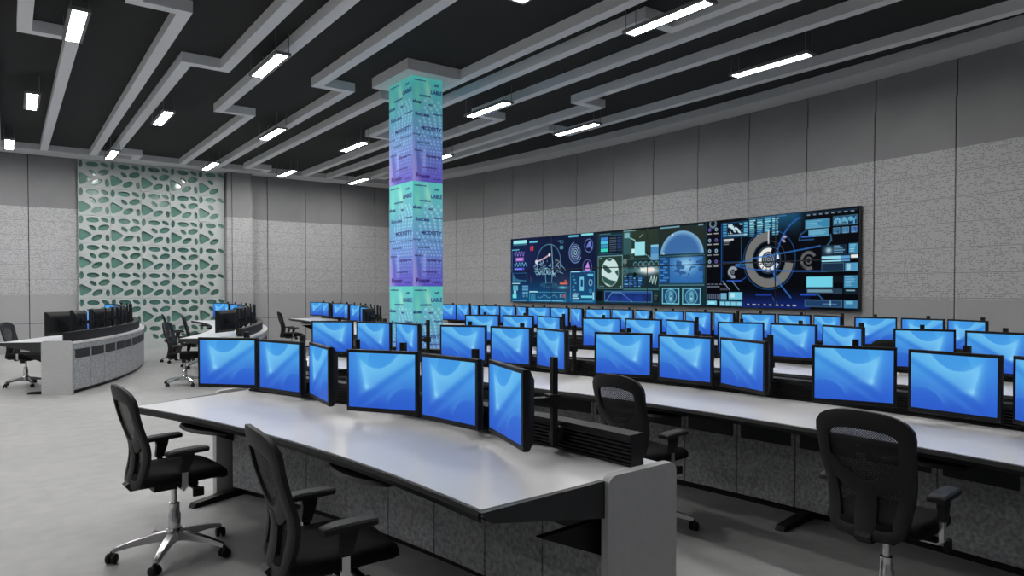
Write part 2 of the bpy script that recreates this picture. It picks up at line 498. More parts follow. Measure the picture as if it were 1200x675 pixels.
for fi, (o_, ax, nrm, wid) in enumerate([((PX0, PY0), (1, 0), (0, -1), PX1 - PX0), ((PX0, PY1), (0, -1), (-1, 0), PY1 - PY0),
                                         ((PX1, PY0), (0, 1), (1, 0), PY1 - PY0), ((PX1, PY1), (-1, 0), (0, 1), PX1 - PX0)]):
    nu, nv = int(wid / .011), int(4.73 / .011)
    p00 = (o_[0], o_[1], 4.73); p10 = (o_[0] + ax[0] * wid, o_[1] + ax[1] * wid, 4.73); p01 = (o_[0], o_[1], 0)
    gp = grid_picture('graphic_panel', p00, p10, p01, nu, nv, pillar_rgb(wid, nu, nv), M['graphic'], pil, off=(5.14, 9.49, 0))
    if fi > 1: continue
    for tile in range(3):
        for body, a, b, tv, mi in WORDS:
            m = MB()
            co, fs = txt(body, None, (b - a) * wid, (.075 if body == 'Power' else .062 if body in ('MODESTY', 'Synergy', 'LIABLE') else .055 if body in ('Success', 'alues') else .034))
            m.cur = mi
            z = 4.73 - (tile + tv) * TILE_H
            m.add([(o_[0] + ax[0] * (a * wid + x) + nrm[0] * .003 - 5.14, o_[1] + ax[1] * (a * wid + x) + nrm[1] * .003 - 9.49, z + y) for x, y, _ in co], fs)
            m.build('lettering', [M['ink'], M['ink2']], gp)

# ------------------------------------------------------------------ patterned screen on the back wall
TS = .69
def ell(cx, cy, rx, ry, ang, n=20):
    a = R_(ang)
    return [(cx + rx * math.cos(t) * math.cos(a) - ry * math.sin(t) * math.sin(a), cy + rx * math.cos(t) * math.sin(a) + ry * math.sin(t) * math.cos(a))
            for t in (2 * PI * k / n for k in range(n))]
def rtri(n=8):
    T = [(.01, .43), (.47, .69), (.03, .95)]; out = []
    for i in range(3):
        p, q, r = Vector(T[i - 1]), Vector(T[i]), Vector(T[(i + 1) % 3])
        a, b = q.lerp(p, .31), q.lerp(r, .31)
        for k in range(n + 1):
            t = k / n
            out.append(tuple((1 - t) ** 2 * a + 2 * t * (1 - t) * q + t * t * b))
    return out
HOLES = [rtri(), ell(.445, .155, .20, .095, 3), ell(.825, .14, .135, .072, 28), ell(.45, .45, .125, .070, 40), ell(.79, .42, .185, .108, -18),
         ell(.575, .79, .185, .100, -28), ell(.905, .80, .068, .130, -4), ell(.085, .16, .070, .135, 3)]
def tile_mesh(umax, vmax=1.):
    cu = bpy.data.curves.new('tile', 'CURVE'); cu.dimensions = '2D'; cu.fill_mode = 'BOTH'; cu.extrude = .016
    def spl(pts):
        s = cu.splines.new('POLY'); s.points.add(len(pts) - 1); s.use_cyclic_u = True
        for p, (x, y) in zip(s.points, pts): p.co = (x * TS, -y * TS, 0, 1)
    g = .003
    spl([(g, g), (umax - g, g), (umax - g, vmax - g), (g, vmax - g)])
    for h in HOLES:
        if max(p[0] for p in h) > umax - .01: continue
        if max(p[1] for p in h) > vmax - .01: continue
        spl(h)
    o = bpy.data.objects.new('tile', cu); C.objects.link(o); bpy.context.view_layer.update()
    me = bpy.data.meshes.new_from_object(o.evaluated_get(bpy.context.evaluated_depsgraph_get()))
    bpy.data.objects.remove(o); bpy.data.curves.remove(cu)
    me.name = 'perforated_tile'; me.materials.clear(); me.materials.append(M['tile_white'])
    for p in me.polygons: p.material_index = 0
    return me
SX0, SX1, SY = 1.415, 4.84, 19.93
scr = thing('decorative_screen', 'tall white perforated screen with green leaf-shaped openings on the back wall', 'screen', (SX0, SY, 0))
m = MB(); m.box(((SX1 - SX0) / 2, .055, Z_S / 2), (SX1 - SX0, .02, Z_S - .01)); m.build('glass_backing', M['green_glass'], scr)
full, last = tile_mesh(1.), tile_mesh((SX1 - SX0 - 4 * TS) / TS)
rows = int(Z_S / TS) + 1
hb = Z_S - (rows - 1) * TS
fullb, lastb = tile_mesh(1., hb / TS), tile_mesh((SX1 - SX0 - 4 * TS) / TS, hb / TS)
for r in range(rows):
    for c in range(5):
        bot = r == rows - 1
        o = bpy.data.objects.new('perforated_tile', (lastb if bot else last) if c == 4 else (fullb if bot else full)); C.objects.link(o); o.parent = scr
        o.location = (c * TS, 0, Z_S - .002 - r * TS); o.rotation_euler = (PI / 2, 0, 0)

# ------------------------------------------------------------------ video wall
NU, NV = 960, 174
SSF = 2
def draw_wall():
    W, Hh = NU * SSF, NV * SSF
    img = np.zeros((Hh, W, 3))
    yy, xx = np.mgrid[0:Hh, 0:W]
    X = xx / W * 9.06; Y = yy / Hh * 1.64           # metres
    TW = 9.06 / 3
    def blend(mask, col, a=1.):
        img[:] = lerp(img, np.array(col, float) / 255, (mask * a)[..., None])
    def U(t, u): return t * TW + u * TW
    def rect(t, x, y, w, h, col, a=1.):
        x0 = int((t * TW + x * TW) / 9.06 * W); x1 = max(x0 + 1, int((t * TW + (x + w) * TW) / 9.06 * W))
        y0 = int(y * Hh); y1 = max(y0 + 1, int((y + h) * Hh))
        img[y0:y1, x0:x1] = lerp(img[y0:y1, x0:x1], np.array(col, float) / 255, a)
    def frame(t, x, y, w, h, col, th=.010, a=1.):
        ty = th * TW / 1.64
        rect(t, x, y, w, ty, col, a); rect(t, x, y + h - ty, w, ty, col, a); rect(t, x, y, th, h, col, a); rect(t, x + w - th, y, th, h, col, a)
    def ring(t, cx, cy, r0, r1, col, a=1., a0=-361, a1=361, ky=1.):
        px, py = U(t, cx), cy * 1.64
        d = np.hypot(X - px, (Y - py) / ky)
        e = .006
        mk = sstep(r0 - e, r0 + e, d) * (1 - sstep(r1 - e, r1 + e, d)) if r0 > 0 else (1 - sstep(r1 - e, r1 + e, d))
        if a1 - a0 < 360:
            an = np.degrees(np.arctan2(-(Y - py), X - px)) % 360
            lo, hi = a0 % 360, a1 % 360
            mk = mk * (((an >= lo) & (an <= hi)) if lo < hi else ((an >= lo) | (an <= hi)))
        blend(mk, col, a)
    def line(t, pts, th, col, a=1.):
        for (xa, ya), (xb, yb_) in zip(pts[:-1], pts[1:]):
            ax_, ay = U(t, xa), ya * 1.64; bx, by = U(t, xb), yb_ * 1.64
            dx, dy = bx - ax_, by - ay; L2 = dx * dx + dy * dy + 1e-9
            k = np.clip(((X - ax_) * dx + (Y - ay) * dy) / L2, 0, 1)
            d = np.hypot(X - ax_ - k * dx, Y - ay - k * dy)
            blend(1 - sstep(th * .5, th * .5 + .008, d), col, a)
    def glow(t, cx, cy, rx, ry, col, a):
        blend(np.exp(-(((X - U(t, cx)) / (rx * TW)) ** 2 + ((Y - cy * 1.64) / (ry * 1.64)) ** 2)), col, a)
    def land(t, x, y, w, h, col, seed, thr=.15, a=1., circ=None, fx=3., mask=None):
        x0, y0 = U(t, x), y * 1.64; ww, hh = w * TW, h * 1.64
        sel = (X >= x0) & (X <= x0 + ww) & (Y >= y0) & (Y <= y0 + hh)
        q = random.Random(seed); f = np.zeros_like(X)
        for k in range(9):
            s_ = (1 + k * .45) * fx
            f += np.sin((X - x0) / hh * s_ * q.uniform(-2, 2) + (Y - y0) / hh * s_ * q.uniform(-2, 2) + q.uniform(0, 6)) / (1 + k * .35)
        mk = sel * sstep(thr, thr + .25, f)
        if circ: mk = mk * (np.hypot((X - U(t, circ[0])), (Y - circ[1] * 1.64) / circ[3]) < circ[2])
        if mask is not None: mk = mk * mask
        blend(mk, col, a)
    def poly_rows(t, x, y, w, h, n, col, rnd, a=1., ln=.5):
        for i in range(n):
            rect(t, x, y + h * i / n, w * (ln + (1 - ln) * rnd.random()), h / n * .55, col, a)
    rnd = random.Random(3)
    cy, pale, blue, deep = (96, 190, 220), (170, 225, 240), (40, 96, 190), (16, 40, 92)
    # --- left picture
    blend((X < TW) * 1., (15, 26, 56)); blend((X < TW) * sstep(.75, 1.64, Y), (20, 92, 140), .8)
    glow(0, .2, .3, .2, .3, (30, 40, 90), .6); glow(0, .66, .72, .15, .18, (60, 60, 80), .5)
    rect(0, .035, .03, .17, .055, (150, 230, 235)); rect(0, .035, .09, .17, .02, (50, 110, 130))
    rect(0, .24, .055, .10, .03, cy); rect(0, .70, .015, .11, .03, cy); rect(0, .84, .005, .13, .03, (130, 215, 225))
    rect(0, .015, .17, .004, .36, cy, .7); rect(0, .02, .17, .09, .015, cy)
    for k in range(26):
        rect(0, .045 + k * .005, .225 + .03 * math.sin(k * .9) + .012 * rnd.random(), .006, .025, (150, 130, 230), .9)
        rect(0, .045 + k * .0065, .405 + .025 * math.sin(k * 1.1), .008, .02, (110, 190, 235), .9)
    rect(0, .06, .30, .11, .065, (120, 84, 180)); rect(0, .075, .315, .08, .035, (206, 150, 214))
    rect(0, .045, .465, .13, .04, (62, 84, 200)); rect(0, .055, .475, .09, .02, (130, 130, 230))
    frame(0, .02, .54, .19, .13, (50, 120, 170), .004, .8)
    for k in range(12): rect(0, .03 + k * .014, .66 - .10 * math.exp(-k * .35), .006, .10 * math.exp(-k * .35) + .01, cy, .8)
    rect(0, .02, .70, .10, .015, pale); rect(0, .03, .74, .065, .08, (90, 170, 190)); rect(0, .04, .82, .03, .05, (150, 225, 225)); rect(0, .025, .88, .05, .06, (110, 220, 220))
    for k in range(3): rect(0, .15, .74 + k * .05, .075, .03, (90, 150, 190))
    for q in (.165, .205): ring(0, q, .90, .022, .032, pale, .9)
    for q in (.25, .275): rect(0, q, .135, .014, .07, (190, 70, 70))
    rect(0, .255, .60, .004, .10, (190, 90, 90))
    # wire-frame head on a stand
    ring(0, .47, .37, .40, .415, (120, 190, 215), .8, 0, 200); line(0, [(.50, .13), (.52, .60)], .02, (130, 200, 225), .8)
    line(0, [(.335, .37), (.335, .52), (.37, .56)], .012, (120, 190, 215), .8); line(0, [(.60, .37), (.61, .50)], .012, (120, 190, 215), .8)
    for k in range(60):
        a = rnd.uniform(.30, .62); b = rnd.uniform(.36, .56)
        line(0, [(a, b), (a + rnd.uniform(-.05, .05), b + rnd.uniform(-.05, .07))], .008, rnd.choice([(150, 215, 235), (90, 150, 190), (200, 225, 235)]), .75)
    for k in range(6): ring(0, .33 + k * .035, .53, .035, .05, (160, 220, 235), .8, ky=1.5)
    line(0, [(.33, .38), (.42, .33), (.48, .28)], .03, (210, 180, 200), .9); ring(0, .48, .28, 0, .04, (235, 215, 225)); ring(0, .325, .38, 0, .05, (200, 215, 230))
    for k in range(3): ring(0, .47, .73, .28 - k * .07, .292 - k * .07, (100, 180, 205), .8, ky=.22)
    line(0, [(.43, .56), (.44, .70)], .012, (120, 190, 215), .8); line(0, [(.51, .56), (.50, .70)], .012, (120, 190, 215), .8)
    # gauges at the upper right
    for r0, r1, c_ in ((.03, .05, pale), (.075, .095, (150, 180, 225)), (.12, .14, (170, 190, 230)), (.16, .175, (110, 140, 200))): ring(0, .775, .27, r0, r1, c_, .9, ky=1.15)
    ring(0, .775, .27, .20, .22, (130, 160, 215), .9, 100, 330, 1.15)
    ring(0, .92, .18, .125, .14, (120, 150, 215), .9, ky=1.15); line(0, [(.90, .20), (.93, .13), (.95, .22)], .03, (120, 130, 215)); rect(0, .905, .16, .03, .05, (100, 120, 210))
    ring(0, .905, .48, .135, .15, (120, 120, 190), .9, ky=1.15)
    for k in range(10): rect(0, .875 + k * .004, .52 - k * .012, .06 - k * .006, .014, (190, 140, 225))
    ring(0, .62, .10, .05, .065, cy, .8, ky=.6); rect(0, .60, .16, .04, .05, (90, 160, 180), .8)
    rect(0, .575, .08, .05, .012, pale, .6)
    # lower right module
    blendbox = (24, 74, 120)
    rect(0, .72, .54, .265, .42, blendbox, .7); frame(0, .72, .54, .265, .42, (70, 150, 190), .004); rect(0, .73, .535, .10, .015, pale)
    rect(0, .825, .62, .045, .20, (110, 190, 215)); rect(0, .835, .66, .025, .10, (24, 60, 110)); rect(0, .91, .58, .06, .03, cy)
    ring(0, .94, .70, .045, .06, pale, .9, ky=1.3); ring(0, .94, .82, .03, .045, cy, .8)
    for k in range(6): rect(0, .745 + .012 * (k % 3), .60 + k * .05, .02, .02, cy, .7)
    poly_rows(0, .745, .86, .08, .09, 3, pale, rnd); rect(0, .84, .89, .12, .03, (110, 210, 225)); rect(0, .965, .84, .012, .10, pale)
    rect(0, .60, .70, .09, .025, (214, 106, 84)); rect(0, .655, .66, .02, .03, (200, 80, 70)); glow(0, .63, .77, .05, .02, (110, 205, 225), .9)
    frame(0, .24, .84, .43, .14, (80, 170, 205), .004); rect(0, .24, .83, .10, .015, pale); rect(0, .255, .87, .06, .10, (50, 130, 160), .8)
    for k in range(14): rect(0, .34 + k * .017, .90 + .02 * math.sin(k), .008, .018, (130, 190, 220), .8)
    rect(0, .60, .865, .025, .06, (80, 150, 180)); rect(0, .635, .875, .025, .05, (200, 90, 90), .8)
    rect(0, .29, .965, .35, .012, pale, .6); rect(0, .02, .975, .18, .010, pale, .6); rect(0, .74, .97, .23, .012, cy, .6)
    # --- middle picture
    md = (X >= TW) & (X < 2 * TW)
    blend(md * 1., (20, 44, 52)); blend(md * sstep(1.1, 0, Y) * (X > TW * 1.26) * (X < TW * 1.6), (44, 56, 44), .9)
    rect(1, .0, .0, 1., .025, (12, 18, 26)); poly_rows(1, .03, .035, .18, .02, 1, (120, 150, 160), rnd, .6)
    rect(1, .03, .075, .235, .235, (14, 22, 34)); frame(1, .03, .06, .235, .26, (40, 90, 130), .004)
    for k in range(4): rect(1, .045, .085 + k * .052, .075, .045, [(60, 130, 200), (80, 190, 220), (60, 150, 190), (60, 210, 190)][k])
    for k in range(7): rect(1, .135, .10 + k * .028, .07, .012, (90, 110, 130), .8); rect(1, .215, .10 + k * .028, .04, .012, (60, 80, 150), .9)
    rect(1, .015, .34, .255, .45, (36, 58, 50)); frame(1, .015, .34, .255, .45, (110, 150, 160), .006)
    ring(1, .14, .565, 0, .265, (196, 222, 222), 1., ky=1.18)
    land(1, .03, .35, .22, .42, (40, 76, 72), 5, .35, .95, (.14, .565, .255, 1.18), 2.6)
    rect(1, .03, .37, .03, .012, pale, .7); rect(1, .24, .75, .015, .02, pale, .8); rect(1, .03, .75, .05, .012, (110, 180, 200), .7)
    rect(1, .0, .82, .07, .14, (8, 12, 16)); rect(1, .085, .82, .46, .15, (22, 42, 96)); frame(1, .085, .82, .46, .15, (70, 120, 160), .006)
    line(1, [(.10, .96), (.16, .84), (.25, .84), (.36, .96)], .014, (110, 170, 210), .8); line(1, [(.25, .84), (.53, .84)], .012, (60, 110, 190), .8)
    for q in (.18, .30, .42): glow(1, q, .92, .05, .05, (34, 66, 160), .7)
    # centre block
    rect(1, .275, .04, .08, .30, (60, 120, 130), .5); rect(1, .285, .05, .05, .07, (150, 210, 220), .7); poly_rows(1, .34, .30, .05, .12, 5, (80, 110, 110), rnd, .7)
    rect(1, .275, .02, .12, .012, (150, 200, 210), .7); line(1, [(.34, .12), (.38, .15), (.40, .20)], .018, (160, 210, 215), .8); line(1, [(.43, .12), (.46, .08)], .012, (130, 170, 160), .8)
    rect(1, .385, .185, .095, .175, (150, 220, 228)); rect(1, .355, .27, .03, .06, (200, 232, 232)); line(1, [(.48, .34), (.53, .40)], .014, (140, 190, 200), .8)
    rect(1, .53, .23, .07, .20, (70, 130, 180)); rect(1, .53, .23, .07, .03, (130, 190, 215)); rect(1, .53, .35, .07, .08, (110, 165, 205), .7)
    rect(1, .275, .40, .33, .01, (110, 150, 150), .6); ring(1, .29, .43, .0, .06, (130, 145, 140), .7); ring(1, .29, .55, .04, .10, (90, 110, 110), .6)
    for k in range(5): ring(1, .39 + k * .048, .475, .045, .06, (120, 190, 200), .8)
    rect(1, .275, .52, .33, .06, (60, 110, 120), .6); glow(1, .51, .55, .09, .05, (235, 245, 245), .95); rect(1, .44, .515, .12, .05, (225, 232, 228)); rect(1, .50, .53, .05, .03, (255, 220, 205))
    for k in range(24): rect(1, .285 + .045 * (k % 4), .62 + .026 * (k // 4), rnd.uniform(.015, .04), .014, rnd.choice([(70, 130, 220), (110, 180, 230), (50, 90, 170)]))
    ring(1, .385, .60, 0, .05, (10, 16, 20)); line(1, [(.52, .70), (.535, .62), (.545, .72), (.56, .62), (.57, .73), (.585, .64)], .012, (190, 220, 215), .9)
    rect(1, .275, .79, .33, .015, (90, 150, 160), .6); frame(1, .275, .50, .335, .30, (70, 120, 120), .004, .7)
    rect(1, .555, .84, .05, .12, (20, 30, 34)); poly_rows(1, .56, .85, .04, .10, 4, (90, 120, 110), rnd, .7)
    # earth limb
    rect(1, .615, .03, .37, .34, (34, 44, 40)); rect(1, .615, .02, .17, .015, (130, 190, 210), .8); rect(1, .94, .02, .04, .02, pale, .6)
    dd = np.hypot((X - U(1, .80)) / (.185 * TW), (Y - .375 * 1.64) / (.30 * 1.64))
    top_ = (Y < .36 * 1.64) * (1 - sstep(.97, 1.0, dd))
    blend(top_, (58, 104, 160)); blend(top_ * sstep(.72, 1., dd), (150, 200, 225), .75)
    land(1, .61, .05, .38, .32, (222, 238, 244), 12, 1.1, .9, None, 4., top_ * sstep(.62, .8, dd))
    frame(1, .605, .385, .385, .35, (60, 110, 140), .004, .8); rect(1, .61, .40, .085, .32, (24, 66, 120))
    for k in range(9): rect(1, .615 + .03 * (k % 2), .41 + .033 * k, rnd.uniform(.03, .06), .02, (70, 140, 210), .8)
    rect(1, .70, .41, .28, .31, (46, 104, 170)); glow(1, .84, .50, .09, .10, (170, 222, 244), .8)
    land(1, .70, .42, .28, .28, (34, 76, 130), 21, .7, .8, None, 4.)
    rect(1, .605, .74, .385, .012, (130, 190, 210), .6)
    for cx_ in (.71, .885):
        rect(1, cx_ - .075, .78, .15, .205, (30, 66, 100)); frame(1, cx_ - .075, .78, .15, .205, (120, 200, 215), .006)
        ring(1, cx_, .885, .135, .155, (110, 190, 210), .9); ring(1, cx_, .885, .095, .11, (70, 140, 200), .9, 40, 320); glow(1, cx_, .885, .018, .06, (150, 235, 245), 1.); ring(1, cx_, .88, .0, .03, (40, 90, 130), .8)
    # --- right picture
    rt = X >= 2 * TW
    blend(rt * 1., (4, 6, 12)); blend(rt * sstep(1.25, 1.64, Y) * (X > TW * 2.27) * (X < TW * 2.72), (22, 44, 130), .8)
    blend(rt * sstep(.5, .0, Y) * sstep(TW * 2.2, TW * 2.5, X) * (1 - sstep(TW * 2.62, TW * 2.72, X)), (26, 84, 120), .85)
    rect(2, .0, .0, .006, 1., (40, 90, 110), .8); ring(2, .05, .03, .05, .09, (120, 150, 170), .8)
    for r_ in range(4):
        for c_ in range(2):
            x_, y_ = .025 + c_ * .052, .10 + r_ * .125
            ring(2, x_, y_, .015, .035, rnd.choice([(200, 210, 225), (120, 110, 200), (160, 200, 230)]), .9); rect(2, x_ - .018, y_ + .045, .036, .012, (170, 175, 180), .9)
    rect(2, .117, .04, .005, .68, (30, 80, 150), .9); rect(2, .127, .22, .003, .44, (20, 60, 110)); rect(2, .265, .18, .004, .3, (40, 100, 130), .9); rect(2, .127, .49, .14, .006, (30, 80, 130))
    rect(2, .135, .225, .075, .02, (220, 225, 230), .9); rect(2, .135, .255, .05, .012, (130, 140, 150), .9); rect(2, .135, .28, .04, .012, (130, 140, 150), .9)
    rect(2, .125, .035, .19, .18, (16, 60, 96)); rect(2, .165, .05, .11, .12, (6, 16, 30))
    land(2, .168, .055, .104, .11, (196, 226, 234), 8, .5, .95, None, 3.2)
    for k in range(5): rect(2, .13, .045 + k * .032, .028, .02, (90, 170, 210), .8); rect(2, .285, .05 + k * .032, .025, .02, (110, 190, 220), .8)
    rect(2, .165, .18, .14, .014, (190, 215, 225), .7)
    for c_ in range(4):
        for k in range(9): rect(2, .325 + c_ * .052, .035 + k * .021, rnd.uniform(.03, .042), .013, rnd.choice([(110, 190, 220), (150, 220, 235), (80, 150, 190)]))
    rect(2, .32, .015, .25, .01, (90, 150, 190), .7)
    cxr, cyr = .455, .475
    ring(2, cxr, cyr, .515, .53, (30, 84, 150), .9); ring(2, cxr, cyr, .33, .49, (112, 112, 110), 1., 90, 352); ring(2, cxr, cyr, .32, .333, (60, 80, 100), .9)
    line(2, [(cxr, .17), (cxr, .30)], .02, (200, 205, 210), .9)
    ring(2, cxr, cyr, .135, .205, (228, 230, 228), 1., 70, 340); ring(2, cxr, cyr, .135, .205, (228, 230, 228), 1., 0, 40); ring(2, cxr, cyr, .225, .237, (70, 110, 150), .9)
    for k in range(4): ring(2, cxr, cyr, .145, .195, (6, 8, 14), .9, 200 + k * 26, 206 + k * 26)
    for r0, r1 in ((.02, .035), (.055, .075), (.095, .11)): ring(2, cxr, cyr, r0, r1, (170, 190, 205), .9)
    for q, y_, r0, r1, c_ in ((.205, .60, .055, .115, (150, 160, 172)), (.555, .265, .02, .06, (176, 164, 206)), (.71, .50, .10, .155, (96, 96, 98))):
        ring(2, q, y_, r0, r1, c_, .95, 30, 300); ring(2, q, y_, r0 * .3, r0 * .6, c_, .9); ring(2, q, y_, r1 * .80, r1, (30, 34, 40), .6, 200, 250)
    line(2, [(.225, .515), (.36, .455), (.70, .38), (.78, .36)], .016, (50, 110, 190), .85); line(2, [(.225, .53), (.36, .575), (.60, .60), (.82, .61)], .016, (50, 100, 180), .85); line(2, [(.225, .52), (.33, .515)], .02, (60, 130, 190), .8)
    arc = [(.505 + .02 * math.sin(k), .62 - .62 * k / 10) for k in range(1)]
    arc = [(.70 - .205 * math.cos(t), .60 - .56 * math.sin(t)) for t in np.linspace(-.15, 1.35, 14)]
    line(2, arc, .022, (40, 92, 170), .85); line(2, [(.49, .62), (.535, .75), (.60, .88)], .02, (50, 110, 190), .85); line(2, [(.495, .42), (.50, .62)], .014, (50, 110, 190), .7)
    line(2, [(.485, .88), (.515, .97)], .012, (40, 80, 150), .8); rect(2, .37, .845, .11, .02, (30, 60, 150), .9); rect(2, .66, .84, .10, .02, (40, 80, 190), .9); rect(2, .16, .69, .11, .018, (40, 84, 190), .9)
    line(2, [(.27, .69), (.30, .66)], .012, (40, 84, 170), .8); line(2, [(.76, .83), (.83, .95)], .014, (50, 110, 170), .8)
    rect(2, .30, .955, .34, .02, (10, 18, 60)); 
    for k in range(9): rect(2, .31 + k * .038, .958, rnd.uniform(.012, .028), .014, (190, 196, 210), .9)
    # lower left strips
    for k in range(5): rect(2, .01 + k * .03, .73 + .0 * k, .022, .012, (120, 130, 150), .8)
    rect(2, .005, .76, .10, .012, (150, 160, 180), .7); rect(2, .11, .78, .06, .03, (60, 64, 80)); line(2, [(.13, .70), (.18, .80)], .012, (150, 170, 190), .8); line(2, [(.20, .70), (.25, .80)], .012, (130, 160, 190), .8)
    for k in range(7): rect(2, .006 + k * .016, .85, .011, .06, (90, 104, 130), .9)
    rect(2, .115, .84, .045, .07, (110, 170, 200)); rect(2, .175, .83, .10, .08, (110, 190, 215)); rect(2, .19, .84, .03, .05, (180, 226, 238))
    rect(2, .005, .93, .08, .055, (100, 190, 215)); rect(2, .02, .94, .05, .03, (160, 224, 236)); rect(2, .105, .93, .17, .06, (60, 120, 150))
    for k in range(4): rect(2, .11 + k * .042, .94, .034, .045, (130, 200, 220))
    # right column of windows
    rect(2, .69, .015, .30, .02, (20, 40, 60)); 
    for k in range(8): rect(2, .70 + k * .036, .035, .02, .012, (150, 170, 190), .8)
    for x_, w_, y_, h_, c_ in ((.69, .145, .09, .09, (70, 160, 205)), (.71, .12, .19, .075, (90, 175, 215)), (.855, .135, .08, .09, (24, 60, 100)), (.855, .04, .19, .06, (40, 90, 140)), (.905, .04, .19, .06, (60, 120, 170)), (.955, .035, .19, .06, (60, 100, 190))):
        rect(2, x_, y_, w_, h_, c_, .8); frame(2, x_, y_, w_, h_, (110, 170, 200), .003, .8); poly_rows(2, x_ + .006, y_ + .015, w_ * .85, h_ * .8, 4, pale, rnd, .45, .3)
    for k in range(14): rect(2, .86 + k * .009, .12 - .03 * abs(math.sin(k * .8)), .007, .03 + .02 * math.sin(k * 1.7) ** 2, (110, 190, 225), .9)
    line(2, [(.70, .19), (.66, .23), (.65, .29), (.74, .29)], .014, (44, 84, 130), .9); rect(2, .665, .255, .07, .014, (60, 110, 210), .9); line(2, [(.84, .25), (.845, .31), (.82, .36)], .014, (60, 120, 150), .8)
    rect(2, .79, .36, .145, .10, (20, 40, 60)); glow(2, .83, .41, .02, .03, (190, 230, 238), .9); poly_rows(2, .86, .37, .065, .08, 4, (120, 170, 200), rnd, .8)
    rect(2, .945, .355, .05, .10, (60, 130, 170)); poly_rows(2, .95, .365, .04, .08, 4, pale, rnd, .7)
    rect(2, .79, .47, .15, .05, (150, 216, 236)); rect(2, .90, .47, .05, .05, (90, 150, 200)); rect(2, .955, .465, .04, .03, (225, 232, 232))
    rect(2, .79, .53, .13, .085, (24, 46, 70)); frame(2, .79, .53, .13, .085, (90, 130, 150), .003, .8); rect(2, .925, .535, .07, .08, (80, 150, 190)); rect(2, .935, .545, .02, .06, (170, 210, 225), .8)
    rect(2, .70, .665, .155, .11, (112, 206, 228)); rect(2, .86, .665, .055, .06, (12, 16, 26)); rect(2, .92, .66, .075, .12, (60, 130, 170)); poly_rows(2, .925, .67, .06, .10, 5, pale, rnd, .55)
    rect(2, .70, .79, .21, .05, (40, 60, 80)); poly_rows(2, .705, .80, .19, .03, 2, pale, rnd, .7); rect(2, .92, .79, .075, .05, (20, 30, 44)); rect(2, .93, .80, .05, .012, pale, .7)
    rect(2, .69, .90, .22, .075, (30, 60, 100)); frame(2, .69, .90, .22, .075, (100, 140, 170), .003, .8); rect(2, .84, .91, .006, .05, pale, .8); rect(2, .80, .94, .08, .008, pale, .7); rect(2, .92, .90, .075, .08, (60, 120, 160)); rect(2, .93, .91, .04, .03, (120, 190, 215), .8)
    img = img.reshape(NV, SSF, NU, SSF, 3).mean((1, 3))
    return img
VY0, VY1, VZ1, VZ0 = 14.42, 5.345, 2.84, 1.195
vw = thing('video_wall', 'long curved wall of tiled displays showing blue graphics on the right wall', 'video wall', (XW(9.9) - .15, 9.9, VZ0))
off = tuple(vw.location)
pic = draw_wall()
def vpt(u):
    y = VY0 + (VY1 - VY0) * u
    return (XW(y) - .10, y)
for c in range(6):
    a, b = Vector((*vpt(c / 6), 0)), Vector((*vpt((c + 1) / 6), 0))
    t = (b - a).normalized(); n = Vector((t.y, -t.x, 0))          # a->b runs towards -Y, the room is at -X
    if n.x > 0: n = -n
    zm = (VZ0 + VZ1) / 2
    for r, (z0, z1) in enumerate(((zm, VZ1), (VZ0, zm))):
        m = MB(); g = .0015
        q = [a + t * g, b - t * g, b - t * g - n * .07, a + t * g - n * .07]
        m.hexa([(p.x, p.y, z0 + g) for p in q] + [(p.x, p.y, z1 - g) for p in q])
        dp = m.build('display_panel', M['bezel'], vw, off=off)
        e = .011
        p00 = a + t * e + n * .002; p10 = b - t * e + n * .002
        w, h = NU // 6, NV // 2
        grid_picture('screen', (*p00.xy, z1 - e), (*p10.xy, z1 - e), (*p00.xy, z0 + e), w, h, pic[r * h:(r + 1) * h, c * w:(c + 1) * w], M['wallscreen'], dp, off=off)

